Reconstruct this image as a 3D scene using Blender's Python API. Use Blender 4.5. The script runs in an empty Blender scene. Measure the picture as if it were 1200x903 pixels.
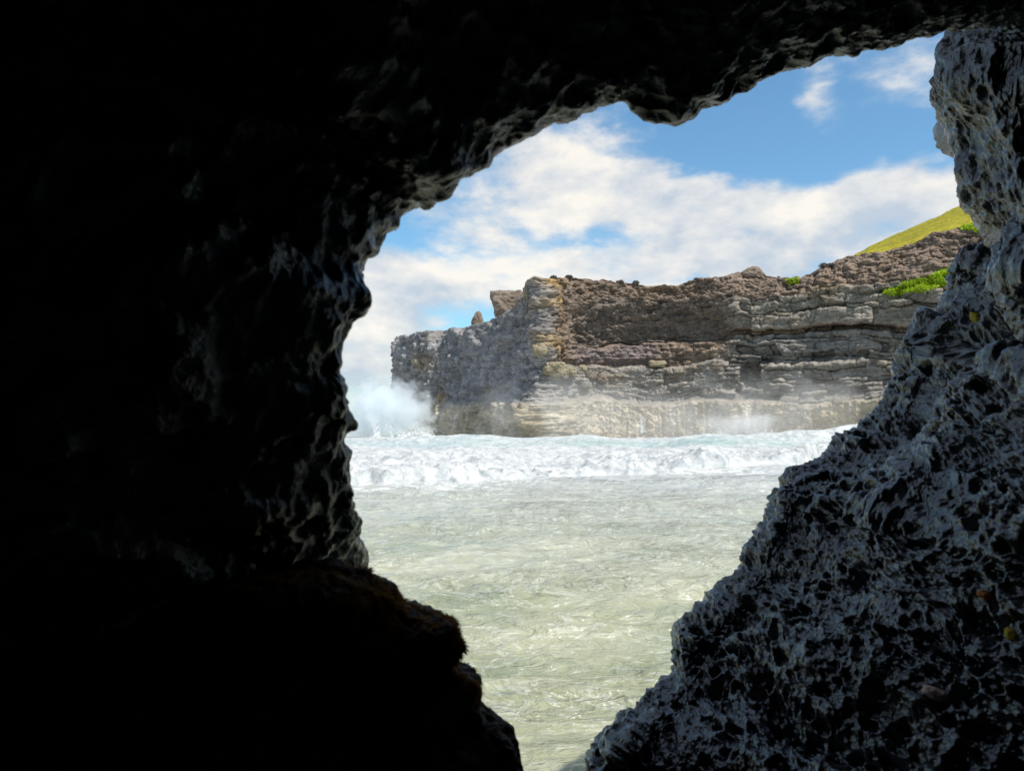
import bpy, bmesh, math, random
import numpy as np
from mathutils import Vector

random.seed(7)
rng = np.random.default_rng(11)
S = bpy.context.scene
C = S.collection
R = math.radians

# ------------------------------------------------------------------ camera model (photo pixels -> metres)
F, CX, CY, HZ, HCAM = 900.0, 600.0, 451.5, 490.0, 3.0
PITCH = math.atan((HZ - CY) / F)

def at(px, py, Y):
    """point at depth Y seen at photo pixel px,py (small pitch: treated with the horizon row)"""
    px = np.asarray(px, float); py = np.asarray(py, float); Y = np.asarray(Y, float)
    xc = (px - CX) / F; yc = (CY - py) / F
    c, s = math.cos(PITCH), math.sin(PITCH)
    dy = c - yc * s; dz = s + yc * c
    return np.stack([xc / dy * Y, Y + 0 * px, HCAM + dz / dy * Y], -1)

def zpy(py, Y):
    return at(0 * np.asarray(py, float), py, Y)[..., 2]

# ------------------------------------------------------------------ numpy noise
_perm = rng.permutation(256).astype(np.int64)
_perm = np.concatenate([_perm, _perm])
_grad = rng.normal(size=(256, 3)).astype(np.float32)
_grad /= np.linalg.norm(_grad, axis=1, keepdims=True)
_jit = rng.random((256, 3)).astype(np.float32)

def _h(ix, iy, iz):
    return _perm[(_perm[(_perm[ix & 255] + iy) & 255] + iz) & 255]

def _chunks(fn, P, n=150000):
    P = np.asarray(P, np.float32)
    sh = P.shape[:-1]
    Q = P.reshape(-1, 3)
    out = [fn(Q[i:i + n]) for i in range(0, len(Q), n)]
    if isinstance(out[0], tuple):
        return tuple(np.concatenate(z).reshape(sh) for z in zip(*out))
    return np.concatenate(out).reshape(sh)

def _perlin(P):
    I = np.floor(P).astype(np.int64); f = (P - I).astype(np.float32)
    u = f * f * f * (f * (f * 6 - 15) + 10)
    res = np.zeros(len(P), np.float32)
    for dx in (0, 1):
        for dy in (0, 1):
            for dz in (0, 1):
                g = _grad[_h(I[:, 0] + dx, I[:, 1] + dy, I[:, 2] + dz)]
                d = g[:, 0] * (f[:, 0] - dx) + g[:, 1] * (f[:, 1] - dy) + g[:, 2] * (f[:, 2] - dz)
                w = (u[:, 0] if dx else 1 - u[:, 0]) * (u[:, 1] if dy else 1 - u[:, 1]) * (u[:, 2] if dz else 1 - u[:, 2])
                res += w * d
    return res * 1.5

def noise(P, s=1.0, off=0.0):
    return _chunks(_perlin, np.asarray(P) * s + off)

def fbm(P, s=1.0, octv=4, off=0.0, gain=0.5, ridged=False):
    r = 0; a = 1; t = 0
    for k in range(octv):
        n = noise(P, s * 2.03 ** k, off + 17.3 * k)
        if ridged: n = 1 - 2 * np.abs(n)
        r = r + a * n; t += a; a *= gain
    return r / t

def _worley(P):
    I = np.floor(P).astype(np.int64)
    f1 = np.full(len(P), 9, np.float32); f2 = f1.copy(); cid = np.zeros(len(P), np.int64)
    for dx in (-1, 0, 1):
        for dy in (-1, 0, 1):
            for dz in (-1, 0, 1):
                cx, cy, cz = I[:, 0] + dx, I[:, 1] + dy, I[:, 2] + dz
                hh = _h(cx, cy, cz); j = _jit[hh]
                d = (cx + j[:, 0] - P[:, 0]) ** 2 + (cy + j[:, 1] - P[:, 1]) ** 2 + (cz + j[:, 2] - P[:, 2]) ** 2
                m = d < f1
                f2 = np.where(m, f1, np.minimum(f2, d)); cid = np.where(m, hh, cid); f1 = np.where(m, d, f1)
    return np.sqrt(f1).astype(np.float32), np.sqrt(f2).astype(np.float32), (cid / 255.0).astype(np.float32)

def worley(P, s=1.0, off=0.0):
    return _chunks(_worley, np.asarray(P) * s + off)

def sst(a, b, x):
    t = np.clip((x - a) / (b - a), 0, 1)
    return t * t * (3 - 2 * t)

def spline(pts, n):
    """Catmull-Rom through pts, n samples, by chord length"""
    P = np.asarray(pts, float)
    d = np.concatenate([[0], np.cumsum(np.linalg.norm(np.diff(P, axis=0), axis=1))])
    t = np.linspace(0, d[-1], n)
    Q = np.vstack([2 * P[0] - P[1], P, 2 * P[-1] - P[-2]])
    i = np.clip(np.searchsorted(d, t, 'right') - 1, 0, len(P) - 2)
    u = ((t - d[i]) / (d[i + 1] - d[i]))[:, None]
    p0, p1, p2, p3 = Q[i], Q[i + 1], Q[i + 2], Q[i + 3]
    return 0.5 * (2 * p1 + (p2 - p0) * u + (2 * p0 - 5 * p1 + 4 * p2 - p3) * u ** 2 + (3 * p1 - p0 - 3 * p2 + p3) * u ** 3)

def spline_k(K, t):
    """K: (k, n, 3) control rows, t: values 0..k-1 -> (len(t), n, 3) smooth rows"""
    K = np.asarray(K); k = len(K)
    Q = np.concatenate([(2 * K[:1] - K[1:2]), K, (2 * K[-1:] - K[-2:-1])])
    i = np.clip(np.floor(t).astype(int), 0, k - 2); u = (t - i)[:, None, None]
    p0, p1, p2, p3 = Q[i], Q[i + 1], Q[i + 2], Q[i + 3]
    return 0.5 * (2 * p1 + (p2 - p0) * u + (2 * p0 - 5 * p1 + 4 * p2 - p3) * u ** 2 + (3 * p1 - p0 - 3 * p2 + p3) * u ** 3)

def grid_normals(V, closed=False):
    if closed:
        a = np.roll(V, -1, 1) - np.roll(V, 1, 1)
    else:
        a = np.gradient(V, axis=1)
    b = np.gradient(V, axis=0)
    n = np.cross(a, b)
    return n / (np.linalg.norm(n, axis=-1, keepdims=True) + 1e-9)

# ------------------------------------------------------------------ mesh / object helpers
def link_mesh(name, co, quads, mat, parent=None, smooth=True, tris=None, attrs=None):
    me = bpy.data.meshes.new(name)
    co = np.asarray(co, np.float32).reshape(-1, 3)
    loops, starts, n = [], [], 0
    if quads is not None and len(quads):
        q = np.asarray(quads, np.int32); loops.append(q.ravel()); starts.append(np.arange(len(q)) * 4); n = len(q) * 4
    if tris is not None and len(tris):
        t = np.asarray(tris, np.int32); loops.append(t.ravel()); starts.append(n + np.arange(len(t)) * 3)
    loops = np.concatenate(loops).astype(np.int32); starts = np.concatenate(starts).astype(np.int32)
    me.vertices.add(len(co)); me.vertices.foreach_set('co', co.ravel())
    me.loops.add(len(loops)); me.loops.foreach_set('vertex_index', loops)
    me.polygons.add(len(starts)); me.polygons.foreach_set('loop_start', starts)
    me.update(calc_edges=True)
    if smooth: me.polygons.foreach_set('use_smooth', np.ones(len(starts), bool))
    for k, v in (attrs or {}).items():
        v = np.asarray(v, np.float32)
        if v.ndim == 2:
            a = me.attributes.new(k, 'FLOAT_COLOR', 'POINT'); a.data.foreach_set('color', v.ravel())
        else:
            a = me.attributes.new(k, 'FLOAT', 'POINT'); a.data.foreach_set('value', v.ravel())
    me.materials.append(mat)
    o = bpy.data.objects.new(name, me); C.objects.link(o)
    if parent: o.parent = parent
    return o

def grid_quads(nv, nu, closed=False, flip=False):
    i = np.arange(nv - 1)[:, None]; j = np.arange(nu if closed else nu - 1)[None, :]
    j2 = (j + 1) % nu
    q = np.stack([i * nu + j, i * nu + j2, (i + 1) * nu + j2, (i + 1) * nu + j], -1).reshape(-1, 4)
    return q[:, ::-1] if flip else q

def grid_obj(name, V, mat, parent=None, closed=False, flip=False, attrs=None):
    nv, nu = V.shape[:2]
    at_ = {k: (v.reshape(-1, 4) if v.ndim == 3 else v.ravel()) for k, v in (attrs or {}).items()}
    return link_mesh(name, V, grid_quads(nv, nu, closed, flip), mat, parent, True, None, at_)

def tag(o, label=None, cat=None, group=None, kind=None):
    if label: o['label'] = label
    if cat: o['category'] = cat
    if group: o['group'] = group
    if kind: o['kind'] = kind
    return o

def empty(name, loc):
    o = bpy.data.objects.new(name, None); C.objects.link(o); o.location = loc
    o.empty_display_size = 0.2
    return o

# ------------------------------------------------------------------ node helpers
class NT:
    def __init__(s, m):
        s.t = m.node_tree; s.t.nodes.clear()
    def n(s, typ, **kw):
        nd = s.t.nodes.new(typ)
        for k, v in kw.items():
            if k.startswith('i_'):
                key = k[2:]
                key = int(key) if key.isdigit() else key.replace('_', ' ')
                s.set(nd.inputs[key], v)
            else:
                setattr(nd, k, v)
        return nd
    def set(s, sock, v):
        if isinstance(v, bpy.types.NodeSocket): s.t.links.new(v, sock)
        else: sock.default_value = v
    def math(s, op, a, b=0.0, clamp=False):
        nd = s.n('ShaderNodeMath', operation=op, use_clamp=clamp); s.set(nd.inputs[0], a); s.set(nd.inputs[1], b)
        return nd.outputs[0]
    def vmath(s, op, a, b=(0, 0, 0)):
        nd = s.n('ShaderNodeVectorMath', operation=op); s.set(nd.inputs[0], a); s.set(nd.inputs[1], b)
        return nd.outputs[0]
    def noise(s, vec, scale, detail=4, rough=0.5, dist=0.0):
        nd = s.n('ShaderNodeTexNoise'); s.set(nd.inputs['Vector'], vec)
        nd.inputs['Scale'].default_value = scale; nd.inputs['Detail'].default_value = detail
        nd.inputs['Roughness'].default_value = rough; nd.inputs['Distortion'].default_value = dist
        return nd.outputs[0]
    def ramp(s, fac, stops, interp='LINEAR'):
        nd = s.n('ShaderNodeValToRGB'); cr = nd.color_ramp; cr.interpolation = interp
        while len(cr.elements) < len(stops): cr.elements.new(0.5)
        for e, (p, c) in zip(cr.elements, stops):
            e.position = p; e.color = (c, c, c, 1) if isinstance(c, (int, float)) else (*c, 1)
        s.set(nd.inputs[0], fac)
        return nd.outputs[0]
    def mix(s, fac, a, b, blend='MIX'):
        nd = s.n('ShaderNodeMix', data_type='RGBA', blend_type=blend)
        s.set(nd.inputs[0], fac)
        for k, v in ((6, a), (7, b)):
            if isinstance(v, tuple) and len(v) == 3: v = (*v, 1)
            s.set(nd.inputs[k], v)
        return nd.outputs[2]
    def attr(s, name):
        return s.n('ShaderNodeAttribute', attribute_name=name)
    def bump(s, h, strength, dist, normal=None):
        nd = s.n('ShaderNodeBump'); nd.inputs['Strength'].default_value = strength
        nd.inputs['Distance'].default_value = dist; s.set(nd.inputs['Height'], h)
        if normal: s.set(nd.inputs['Normal'], normal)
        return nd.outputs[0]
    def out(s, surf=None, vol=None):
        o = s.n('ShaderNodeOutputMaterial')
        if surf: s.t.links.new(surf, o.inputs[0])
        if vol: s.t.links.new(vol, o.inputs[1])

def new_mat(name):
    m = bpy.data.materials.new(name); m.use_nodes = True
    return m, NT(m)

def principled(t, color, rough, normal=None, spec=0.5, ior=1.5, coat=0.0, sss=0.0):
    p = t.n('ShaderNodeBsdfPrincipled')
    t.set(p.inputs['Base Color'], color if not (isinstance(color, tuple) and len(color) == 3) else (*color, 1))
    t.set(p.inputs['Roughness'], rough); p.inputs['IOR'].default_value = ior
    t.set(p.inputs['Specular IOR Level'], spec)
    t.set(p.inputs['Coat Weight'], coat)
    if normal: t.t.links.new(normal, p.inputs['Normal'])
    return p

# ------------------------------------------------------------------ materials
def mat_lava(name, base_lo, base_hi, rough_lo, rough_hi, spec, tint=None, coat=0.0, bmp=0.8):
    m, t = new_mat(name)
    co = t.n('ShaderNodeTexCoord').outputs['Object']
    n1 = t.noise(co, 5.0, 6, 0.6); n2 = t.noise(co, 38.0, 5, 0.6); n3 = t.noise(co, 150.0, 3, 0.6)
    col = t.mix(t.ramp(n1, [(0.35, 0.0), (0.68, 1.0)]), base_lo, base_hi)
    col = t.mix(t.ramp(n2, [(0.45, 0.0), (0.75, 0.7)]), col, tuple(min(1, c * 1.5) for c in base_hi))
    if tint:
        col = t.mix(t.ramp(t.noise(co, 2.3, 4, 0.6), [(0.52, 0.0), (0.66, 0.8)]), col, tint)
    rough = t.ramp(t.noise(co, 9.0, 5, 0.6), [(0.35, rough_lo), (0.65, rough_hi)])
    vor = t.n('ShaderNodeTexVoronoi', feature='F1'); t.set(vor.inputs['Vector'], co); vor.inputs['Scale'].default_value = 75
    h = t.math('ADD', t.math('MULTIPLY', n2, 0.9), t.math('MULTIPLY', n3, 0.34))
    h = t.math('ADD', h, t.math('MULTIPLY', t.math('MINIMUM', vor.outputs[0], 0.5), 0.3))
    nb = t.bump(h, bmp, 0.016)
    p = principled(t, col, rough, nb, spec, 1.65, coat)
    p.inputs['Coat Roughness'].default_value = 0.10; t.t.links.new(nb, p.inputs['Coat Normal'])
    t.out(p.outputs[0])
    return m

M = {}
M['lava'] = mat_lava('wet_lava', (0.004, 0.0037, 0.0042), (0.012, 0.011, 0.0125), 0.05, 0.25, 0.62, None, 0.35, 0.40)
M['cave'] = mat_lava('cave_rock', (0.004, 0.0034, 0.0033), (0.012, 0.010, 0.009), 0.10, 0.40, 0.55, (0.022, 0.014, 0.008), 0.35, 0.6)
M['mossrock'] = mat_lava('mossy_lava', (0.014, 0.010, 0.009), (0.04, 0.026, 0.018), 0.4, 0.8, 0.15, (0.06, 0.032, 0.012), 0.0, 0.5)

def mat_plain(name, color, rough=0.7, spec=0.3, scale=8.0, var=0.35, transl=None, bump=0.3):
    m, t = new_mat(name)
    co = t.n('ShaderNodeTexCoord').outputs['Object']
    n = t.noise(co, scale, 5, 0.6)
    col = t.mix(n, tuple(c * (1 - var) for c in color), tuple(min(1, c * (1 + var)) for c in color))
    p = principled(t, col, rough, t.bump(n, bump, 0.05), spec)
    sh = p.outputs[0]
    if transl:
        tr = t.n('ShaderNodeBsdfTranslucent'); t.set(tr.inputs[0], (*transl, 1))
        ms = t.n('ShaderNodeMixShader'); ms.inputs[0].default_value = 0.4
        t.t.links.new(sh, ms.inputs[1]); t.t.links.new(tr.outputs[0], ms.inputs[2]); sh = ms.outputs[0]
    t.out(sh)
    return m

M['moss'] = mat_plain('brown_seaweed', (0.13, 0.055, 0.020), 0.95, 0.03, 30, 0.6, (0.36, 0.17, 0.045))
M['leaf'] = mat_plain('lime_leaves', (0.36, 0.46, 0.02), 0.5, 0.3, 1.5, 0.3, (0.36, 0.56, 0.02))
M['drybush'] = mat_plain('dry_scrub', (0.13, 0.115, 0.10), 0.8, 0.2, 2.0, 0.4)
M['lichen_orange'] = mat_plain('orange_lichen', (0.45, 0.14, 0.04), 0.7, 0.2, 80, 0.5)
M['lichen_yellow'] = mat_plain('yellow_lichen', (0.42, 0.30, 0.03), 0.7, 0.2, 80, 0.5)
M['lichen_pink'] = mat_plain('pink_lichen', (0.80, 0.50, 0.40), 0.6, 0.3, 80, 0.5)
M['floor_bounce'] = mat_plain('pale_bounce_floor', (0.30, 0.26, 0.20), 0.6, 0.3, 6.0, 0.2)  # pale tone for the unseen floor, added to bounce light onto wall and roof
M['drop'] = mat_plain('white_water', (0.84, 0.87, 0.88), 0.4, 0.5, 3.0, 0.04)

def mat_cliff():
    m, t = new_mat('cliff_rock')
    co = t.n('ShaderNodeTexCoord').outputs['Object']
    a = t.attr('rockcol').outputs['Color']
    mp = t.n('ShaderNodeMapping'); t.set(mp.inputs[0], co); mp.inputs['Scale'].default_value = (1, 1, 2.6)
    v = mp.outputs[0]
    n1 = t.noise(v, 0.35, 6, 0.65); n2 = t.noise(v, 2.2, 6, 0.68); n3 = t.noise(co, 0.16, 4, 0.6)
    f = t.ramp(n1, [(0.32, 0.55), (0.68, 1.45)])
    g = t.ramp(n2, [(0.3, 0.6), (0.7, 1.4)])
    col = t.mix(1.0, a, f, 'MULTIPLY'); col = t.mix(1.0, col, g, 'MULTIPLY')
    col = t.mix(t.ramp(n3, [(0.55, 0.0), (0.7, 0.45)]), col, (0.24, 0.17, 0.085))
    nb = t.bump(t.math('ADD', n2, t.math('MULTIPLY', n1, 0.8)), 0.9, 0.35)
    p = principled(t, col, 0.85, nb, 0.25)
    t.out(p.outputs[0])
    return m
M['cliff'] = mat_cliff()
M['boulder_pale'] = mat_plain('pale_ochre_stone', (0.27, 0.225, 0.15), 0.85, 0.2, 1.5, 0.35, None, 0.8)
M['boulder_brown'] = mat_plain('brown_stone', (0.20, 0.155, 0.12), 0.85, 0.2, 1.2, 0.4, None, 0.8)

def mat_grass():
    m, t = new_mat('dry_grass')
    co = t.n('ShaderNodeTexCoord').outputs['Object']
    n1 = t.noise(co, 0.09, 5, 0.6); n2 = t.noise(co, 1.3, 5, 0.7)
    col = t.mix(t.ramp(n1, [(0.35, 0.0), (0.65, 1.0)]), (0.30, 0.27, 0.012), (0.46, 0.38, 0.02))
    col = t.mix(t.ramp(n2, [(0.35, 0.0), (0.7, 1.0)]), t.mix(0.5, col, (0.06, 0.06, 0.01)), col)
    p = principled(t, col, 0.8, t.bump(n2, 0.7, 0.4), 0.2)
    t.out(p.outputs[0])
    return m
M['grass'] = mat_grass()

def mat_sea():
    m, t = new_mat('turbid_sea')
    co = t.n('ShaderNodeTexCoord').outputs['Object']
    fo = t.attr('foam').outputs['Fac']
    sep = t.n('ShaderNodeSeparateXYZ'); t.set(sep.inputs[0], co)
    mp = t.n('ShaderNodeMapping'); t.set(mp.inputs[0], co); mp.inputs['Scale'].default_value = (0.55, 1, 1)
    v = mp.outputs[0]
    n1 = t.noise(v, 2.6, 5, 0.62, 0.6); n2 = t.noise(v, 7.0, 4, 0.6, 0.4)
    rdg = t.math('SUBTRACT', 0.5, t.math('ABSOLUTE', t.math('SUBTRACT', t.noise(v, 4.2, 4, 0.55, 0.8), 0.5)))
    n3 = t.noise(v, 0.45, 5, 0.6, 0.5)
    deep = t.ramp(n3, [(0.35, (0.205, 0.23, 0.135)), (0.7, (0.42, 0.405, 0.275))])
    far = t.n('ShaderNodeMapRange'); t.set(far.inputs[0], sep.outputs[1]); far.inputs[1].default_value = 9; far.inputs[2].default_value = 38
    deep = t.mix(far.outputs[0], deep, (0.40, 0.41, 0.395))  # sky glare on the far water put in as a silvery body colour
    lace = t.ramp(t.math('ABSOLUTE', t.math('SUBTRACT', t.noise(v, 1.3, 6, 0.65, 1.4), 0.5)), [(0.0, 1.0), (0.03, 0.0)])
    ff = t.math('MULTIPLY', t.ramp(n1, [(0.42, 0.0), (0.62, 1.0)]), fo, True)
    ff = t.math('ADD', ff, t.math('MULTIPLY', lace, t.math('ADD', t.math('MULTIPLY', fo, 0.9), 0.22)), True)
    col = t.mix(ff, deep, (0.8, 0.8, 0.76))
    gust = t.ramp(t.noise(v, 0.33, 4, 0.6, 0.8), [(0.36, 0.25), (0.64, 1.3)])
    h = t.math('ADD', t.math('ADD', t.math('MULTIPLY', n1, 0.8), t.math('MULTIPLY', n2, 0.3)), t.math('MULTIPLY', rdg, 1.0))
    h = t.math('MULTIPLY', h, gust)
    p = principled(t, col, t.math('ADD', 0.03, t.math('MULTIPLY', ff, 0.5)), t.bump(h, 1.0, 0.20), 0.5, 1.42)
    t.out(p.outputs[0])
    return m
M['sea'] = mat_sea()

def mat_foam():
    m, t = new_mat('breaker_foam')
    co = t.n('ShaderNodeTexCoord').outputs['Object']
    te = t.attr('teal').outputs['Fac']
    n1 = t.noise(co, 1.1, 6, 0.65, 0.4); n2 = t.noise(co, 6.0, 5, 0.65)
    col = t.mix(t.ramp(n1, [(0.36, 0.0), (0.6, 1.0)]), (0.31, 0.335, 0.35), (0.56, 0.56, 0.55))  # soft bluish grey shading put into the foam colour
    col = t.mix(t.math('MULTIPLY', te, t.ramp(t.noise(co, 0.9, 4, 0.6), [(0.3, 0.4), (0.6, 1.0)]), True), col, (0.32, 0.43, 0.42))
    p = principled(t, col, t.mix(te, (0.8, 0.8, 0.8), (0.15, 0.15, 0.15)), t.bump(t.math('ADD', n1, t.math('MULTIPLY', n2, 0.4)), 0.5, 0.3), 0.3, 1.33)
    t.out(p.outputs[0])
    return m
M['foam'] = mat_foam()

def mat_mist(name, dens, color, scale, cut, soft):
    """spray: density fades towards the rim of its closed volume, ragged by noise"""
    m, t = new_mat(name)
    tc = t.n('ShaderNodeTexCoord')
    g = t.vmath('ADD', t.vmath('MULTIPLY', tc.outputs['Generated'], (2, 2, 2)), (-1, -1, -1))
    ln = t.n('ShaderNodeVectorMath', operation='LENGTH'); t.set(ln.inputs[0], g)
    fall = t.math('SUBTRACT', 1.0, ln.outputs['Value'], True)
    n = t.noise(tc.outputs['Object'], scale, 5, 0.6, 0.3)
    d = t.math('MULTIPLY', t.ramp(t.math('ADD', t.math('MULTIPLY', fall, soft), t.math('MULTIPLY', t.math('SUBTRACT', n, cut + 0.10), 2.0)), [(0.0, 0.0), (0.6, 1.0)]), dens)
    pv = t.n('ShaderNodeVolumePrincipled'); pv.inputs['Color'].default_value = (*color, 1)
    t.set(pv.inputs['Density'], d); pv.inputs['Anisotropy'].default_value = 0.2
    t.out(None, pv.outputs[0])
    return m

# ------------------------------------------------------------------ CAVE: wall + roof closing round the viewer
edge = [(440, 1040), (432, 960), (425, 903), (424, 830), (422, 760), (420, 700), (417, 660), (415, 600), (412, 540), (410, 512), (419, 495), (413, 475),
        (406, 455), (400, 430), (401, 405), (413, 388), (425, 366), (429, 345), (419, 322), (418, 310), (438, 287), (446, 264),
        (480, 237), (520, 222), (555, 195), (575, 168), (610, 152), (650, 140), (690, 117), (725, 109), (748, 122), (770, 133),
        (817, 131), (850, 108), (890, 88), (950, 65), (1010, 54), (1080, 36), (1130, 20), (1200, 0), (1290, 20), (1340, 120),
        (1360, 300), (1370, 500), (1360, 750), (1300, 950), (1150, 1090), (950, 1130), (750, 1130), (560, 1110)]
eY = []
for (x, y) in edge:
    if x < 500: eY.append(1.75 + 0.15 * math.sin(y * 0.012) + 0.65 * max(0.0, min(1.0, (y - 610) / 100)))
    elif y < 300: eY.append(1.65 + (x - 500) / 700 * 0.75)
    else: eY.append(2.6)
E3 = at([p[0] for p in edge], [p[1] for p in edge], eY)
E3 = np.vstack([E3, E3[:1]])
NU = 1500
E = spline(E3, NU + 1)[:-1]
cen = at(760, 480, 1.0)
ray = E / 1.0
dirr = E - np.array([0.40, 0, 2.95]); dirr[:, 1] = 0
# smooth the outward direction so that the notches of the rim do not fan out
k = np.hanning(121); k /= k.sum()
dirr = np.stack([np.convolve(np.concatenate([dirr[-60:, i], dirr[:, i], dirr[:60, i]]), k, 'valid') for i in range(3)], -1)
dirr /= np.linalg.norm(dirr, axis=1, keepdims=True)
yv = np.array([0, 1.0, 0])
ang = np.arctan2(dirr[:, 2], dirr[:, 0])
def ring(rx, rz, Y, cx=0.15, cz=2.75):
    return np.stack([cx + rx * np.cos(ang), np.full(NU, Y), cz + rz * np.sin(ang)], -1)
up = np.clip(dirr[:, 2], 0, 1)[:, None]
rows = [E + dirr * 2.6 + yv * 0.3, E + dirr * 1.7 + yv * 0.45, E + dirr * 1.0 + yv * 0.42, E + dirr * 0.30 + yv * 0.26, E + dirr * 0.06 + yv * 0.11,
        E, E + dirr * 0.13 - yv * 0.16, E + dirr * 0.42 - yv * 0.42, E + dirr * 0.9 - yv * 0.85,
        ring(1.75, 1.6, -0.3), ring(1.6, 1.5, -1.6), ring(0.9, 0.9, -2.6), ring(0.02, 0.02, -2.9)]
tt = np.concatenate([np.linspace(0, 3, 24, endpoint=False), np.linspace(3, 8, 330, endpoint=False), np.linspace(8, 12, 90)])
V = spline_k(rows, tt)
N = grid_normals(V, True)
if np.mean((N[200] * dirr).sum(-1)) > 0: pass
big = fbm(V, 0.9, 3, 3.1)
mid = fbm(V, 3.6, 5, 9.7)
rid = fbm(V, 7.0, 3, 4.4, 0.5, True)
f1, f2, cid = worley(V + 0.06 * noise(V, 5.0)[..., None], 9.0)
near = sst(3.0, 5.0, tt)[:, None] * (1 - sst(8.5, 9.5, tt))[:, None]
D = (0.16 * big * (1 - near) + 0.05 * big) + (0.032 + 0.07 * sst(5.6, 6.8, tt)[:, None]) * mid + (0.016 + 0.02 * sst(5.6, 6.8, tt)[:, None]) * rid - 0.022 * (1 - sst(0.1, 0.5, f1)) + 0.020 * fbm(V, 22, 3, 2.2)
sgn = -1.0 if np.mean((N[150] * yv).sum(-1)) > 0 else 1.0   # point into the hollow
Vc = V + (N * sgn) * D[..., None]
cave = empty('cave', (0.15, -0.3, 1.2))
tag(cave, 'black cave hollow whose wall and roof frame the opening on the left and top', 'cave')
ein = [int(np.argmin(np.linalg.norm(E - at(x, y, Yv), axis=1))) for x, y, Yv in ((440, 1040, eY[0]), (438, 287, eY[20]), (1200, 0, eY[37]), (1300, 950, 2.6))]
ein[0] = 0
for nm, a_, b_ in (('wall', ein[0], ein[1]), ('roof', ein[1], ein[2]), ('wall', ein[2], ein[3]), ('floor', ein[3], NU)):
    o = grid_obj(nm, Vc[:, np.arange(a_, b_ + 1) % NU] - np.array([0.15, -0.3, 1.2]), M['floor_bounce'] if nm == 'floor' else M['cave'], cave)

# ------------------------------------------------------------------ rocks that stand in the mouth
def rim_rock(contour, rowsfn, nu, nv, tfn, disp, side):
    """contour: px,py,Y along the visible rim; rowsfn gives control rows from the far side over the rim to the inner side.
    A coarse first pass finds how far the lumps push the outline and moves the rim back by that much."""
    P = np.array(contour, float)
    def build(P_, nu_, nv_):
        t_ = tfn(nv_); V_ = spline_k(rowsfn(spline(P_, nu_)), t_)
        return disp(V_, grid_normals(V_), t_), t_
    for _ in range(2):
        V_, t_ = build(P, nu // 3, nv // 4)
        c, s_ = math.cos(PITCH), math.sin(PITCH)
        yy = V_[..., 1] * c + (V_[..., 2] - HCAM) * s_; zz = -V_[..., 1] * s_ + (V_[..., 2] - HCAM) * c
        ok = yy > 0.4
        u = np.where(ok, CX + F * V_[..., 0] / np.where(ok, yy, 1), 1e5 * side); v = np.where(ok, CY - F * zz / np.where(ok, yy, 1), -1e4)
        T = np.array(contour, float); fx = np.full(len(P), np.nan)
        for q in range(len(P)):
            m_ = np.abs(v - T[q, 1]) < 4
            if m_.sum() < 3 or not (-20 < T[q, 1] < 930): continue
            ext = u[m_].min() if side > 0 else u[m_].max()
            if abs(ext - T[q, 0]) < 140: fx[q] = 0.8 * (T[q, 0] - ext)
        g_ = ~np.isnan(fx)
        P[:, 0] += np.interp(np.arange(len(P)), np.where(g_)[0], fx[g_])
    return build(P, nu, nv)

def pits(V_, seed=0.0, k=1.0):
    """weathered lava: lumps, slanting ridges and two sizes of pit"""
    W = V_ + 0.05 * np.stack([noise(V_, 4.0, 1.0 + seed), noise(V_, 4.0, 7.0 + seed), noise(V_, 4.0, 13.0 + seed)], -1)
    # coordinates stretched along the slope of the rock, so the pits run in slanting files
    A = np.stack([W[..., 0] * 0.9 + W[..., 2] * 0.55, W[..., 1] * 0.75, W[..., 2] * 0.72 - W[..., 0] * 0.35], -1)
    f1, f2, c1 = worley(A, 21.0 / k, seed)
    g1, g2, c2 = worley(A, 34.0 / k, seed + 5)
    h1, h2, c3 = worley(A, 6.0 / k, seed + 9)
    sel = sst(-0.30, 0.15, noise(V_, 2.2, 21 + seed))
    sm = sst(-0.1, 0.25, noise(V_, 3.3, 27 + seed))
    d = 0.14 * fbm(V_, 1.3, 3, 5 + seed) + 0.085 * fbm(A, 3.6, 4, 2 + seed) + 0.050 * fbm(A, 7.0, 4, 12 + seed, 0.55, True)
    d = d - 0.058 * k * (1 - sst(0.22, 0.60, f1)) * (0.30 + 0.70 * c1) * (0.30 + 0.70 * sel)
    d = d - 0.070 * k * (1 - sst(0.14, 0.50, h1)) * (c3 > 0.86)
    d = d - 0.026 * k * (1 - sst(0.18, 0.58, g1)) * (0.2 + 0.8 * c2) * (0.3 + 0.7 * sm) + 0.013 * fbm(V_, 26, 4, 3 + seed, 0.6)
    return d

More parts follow.
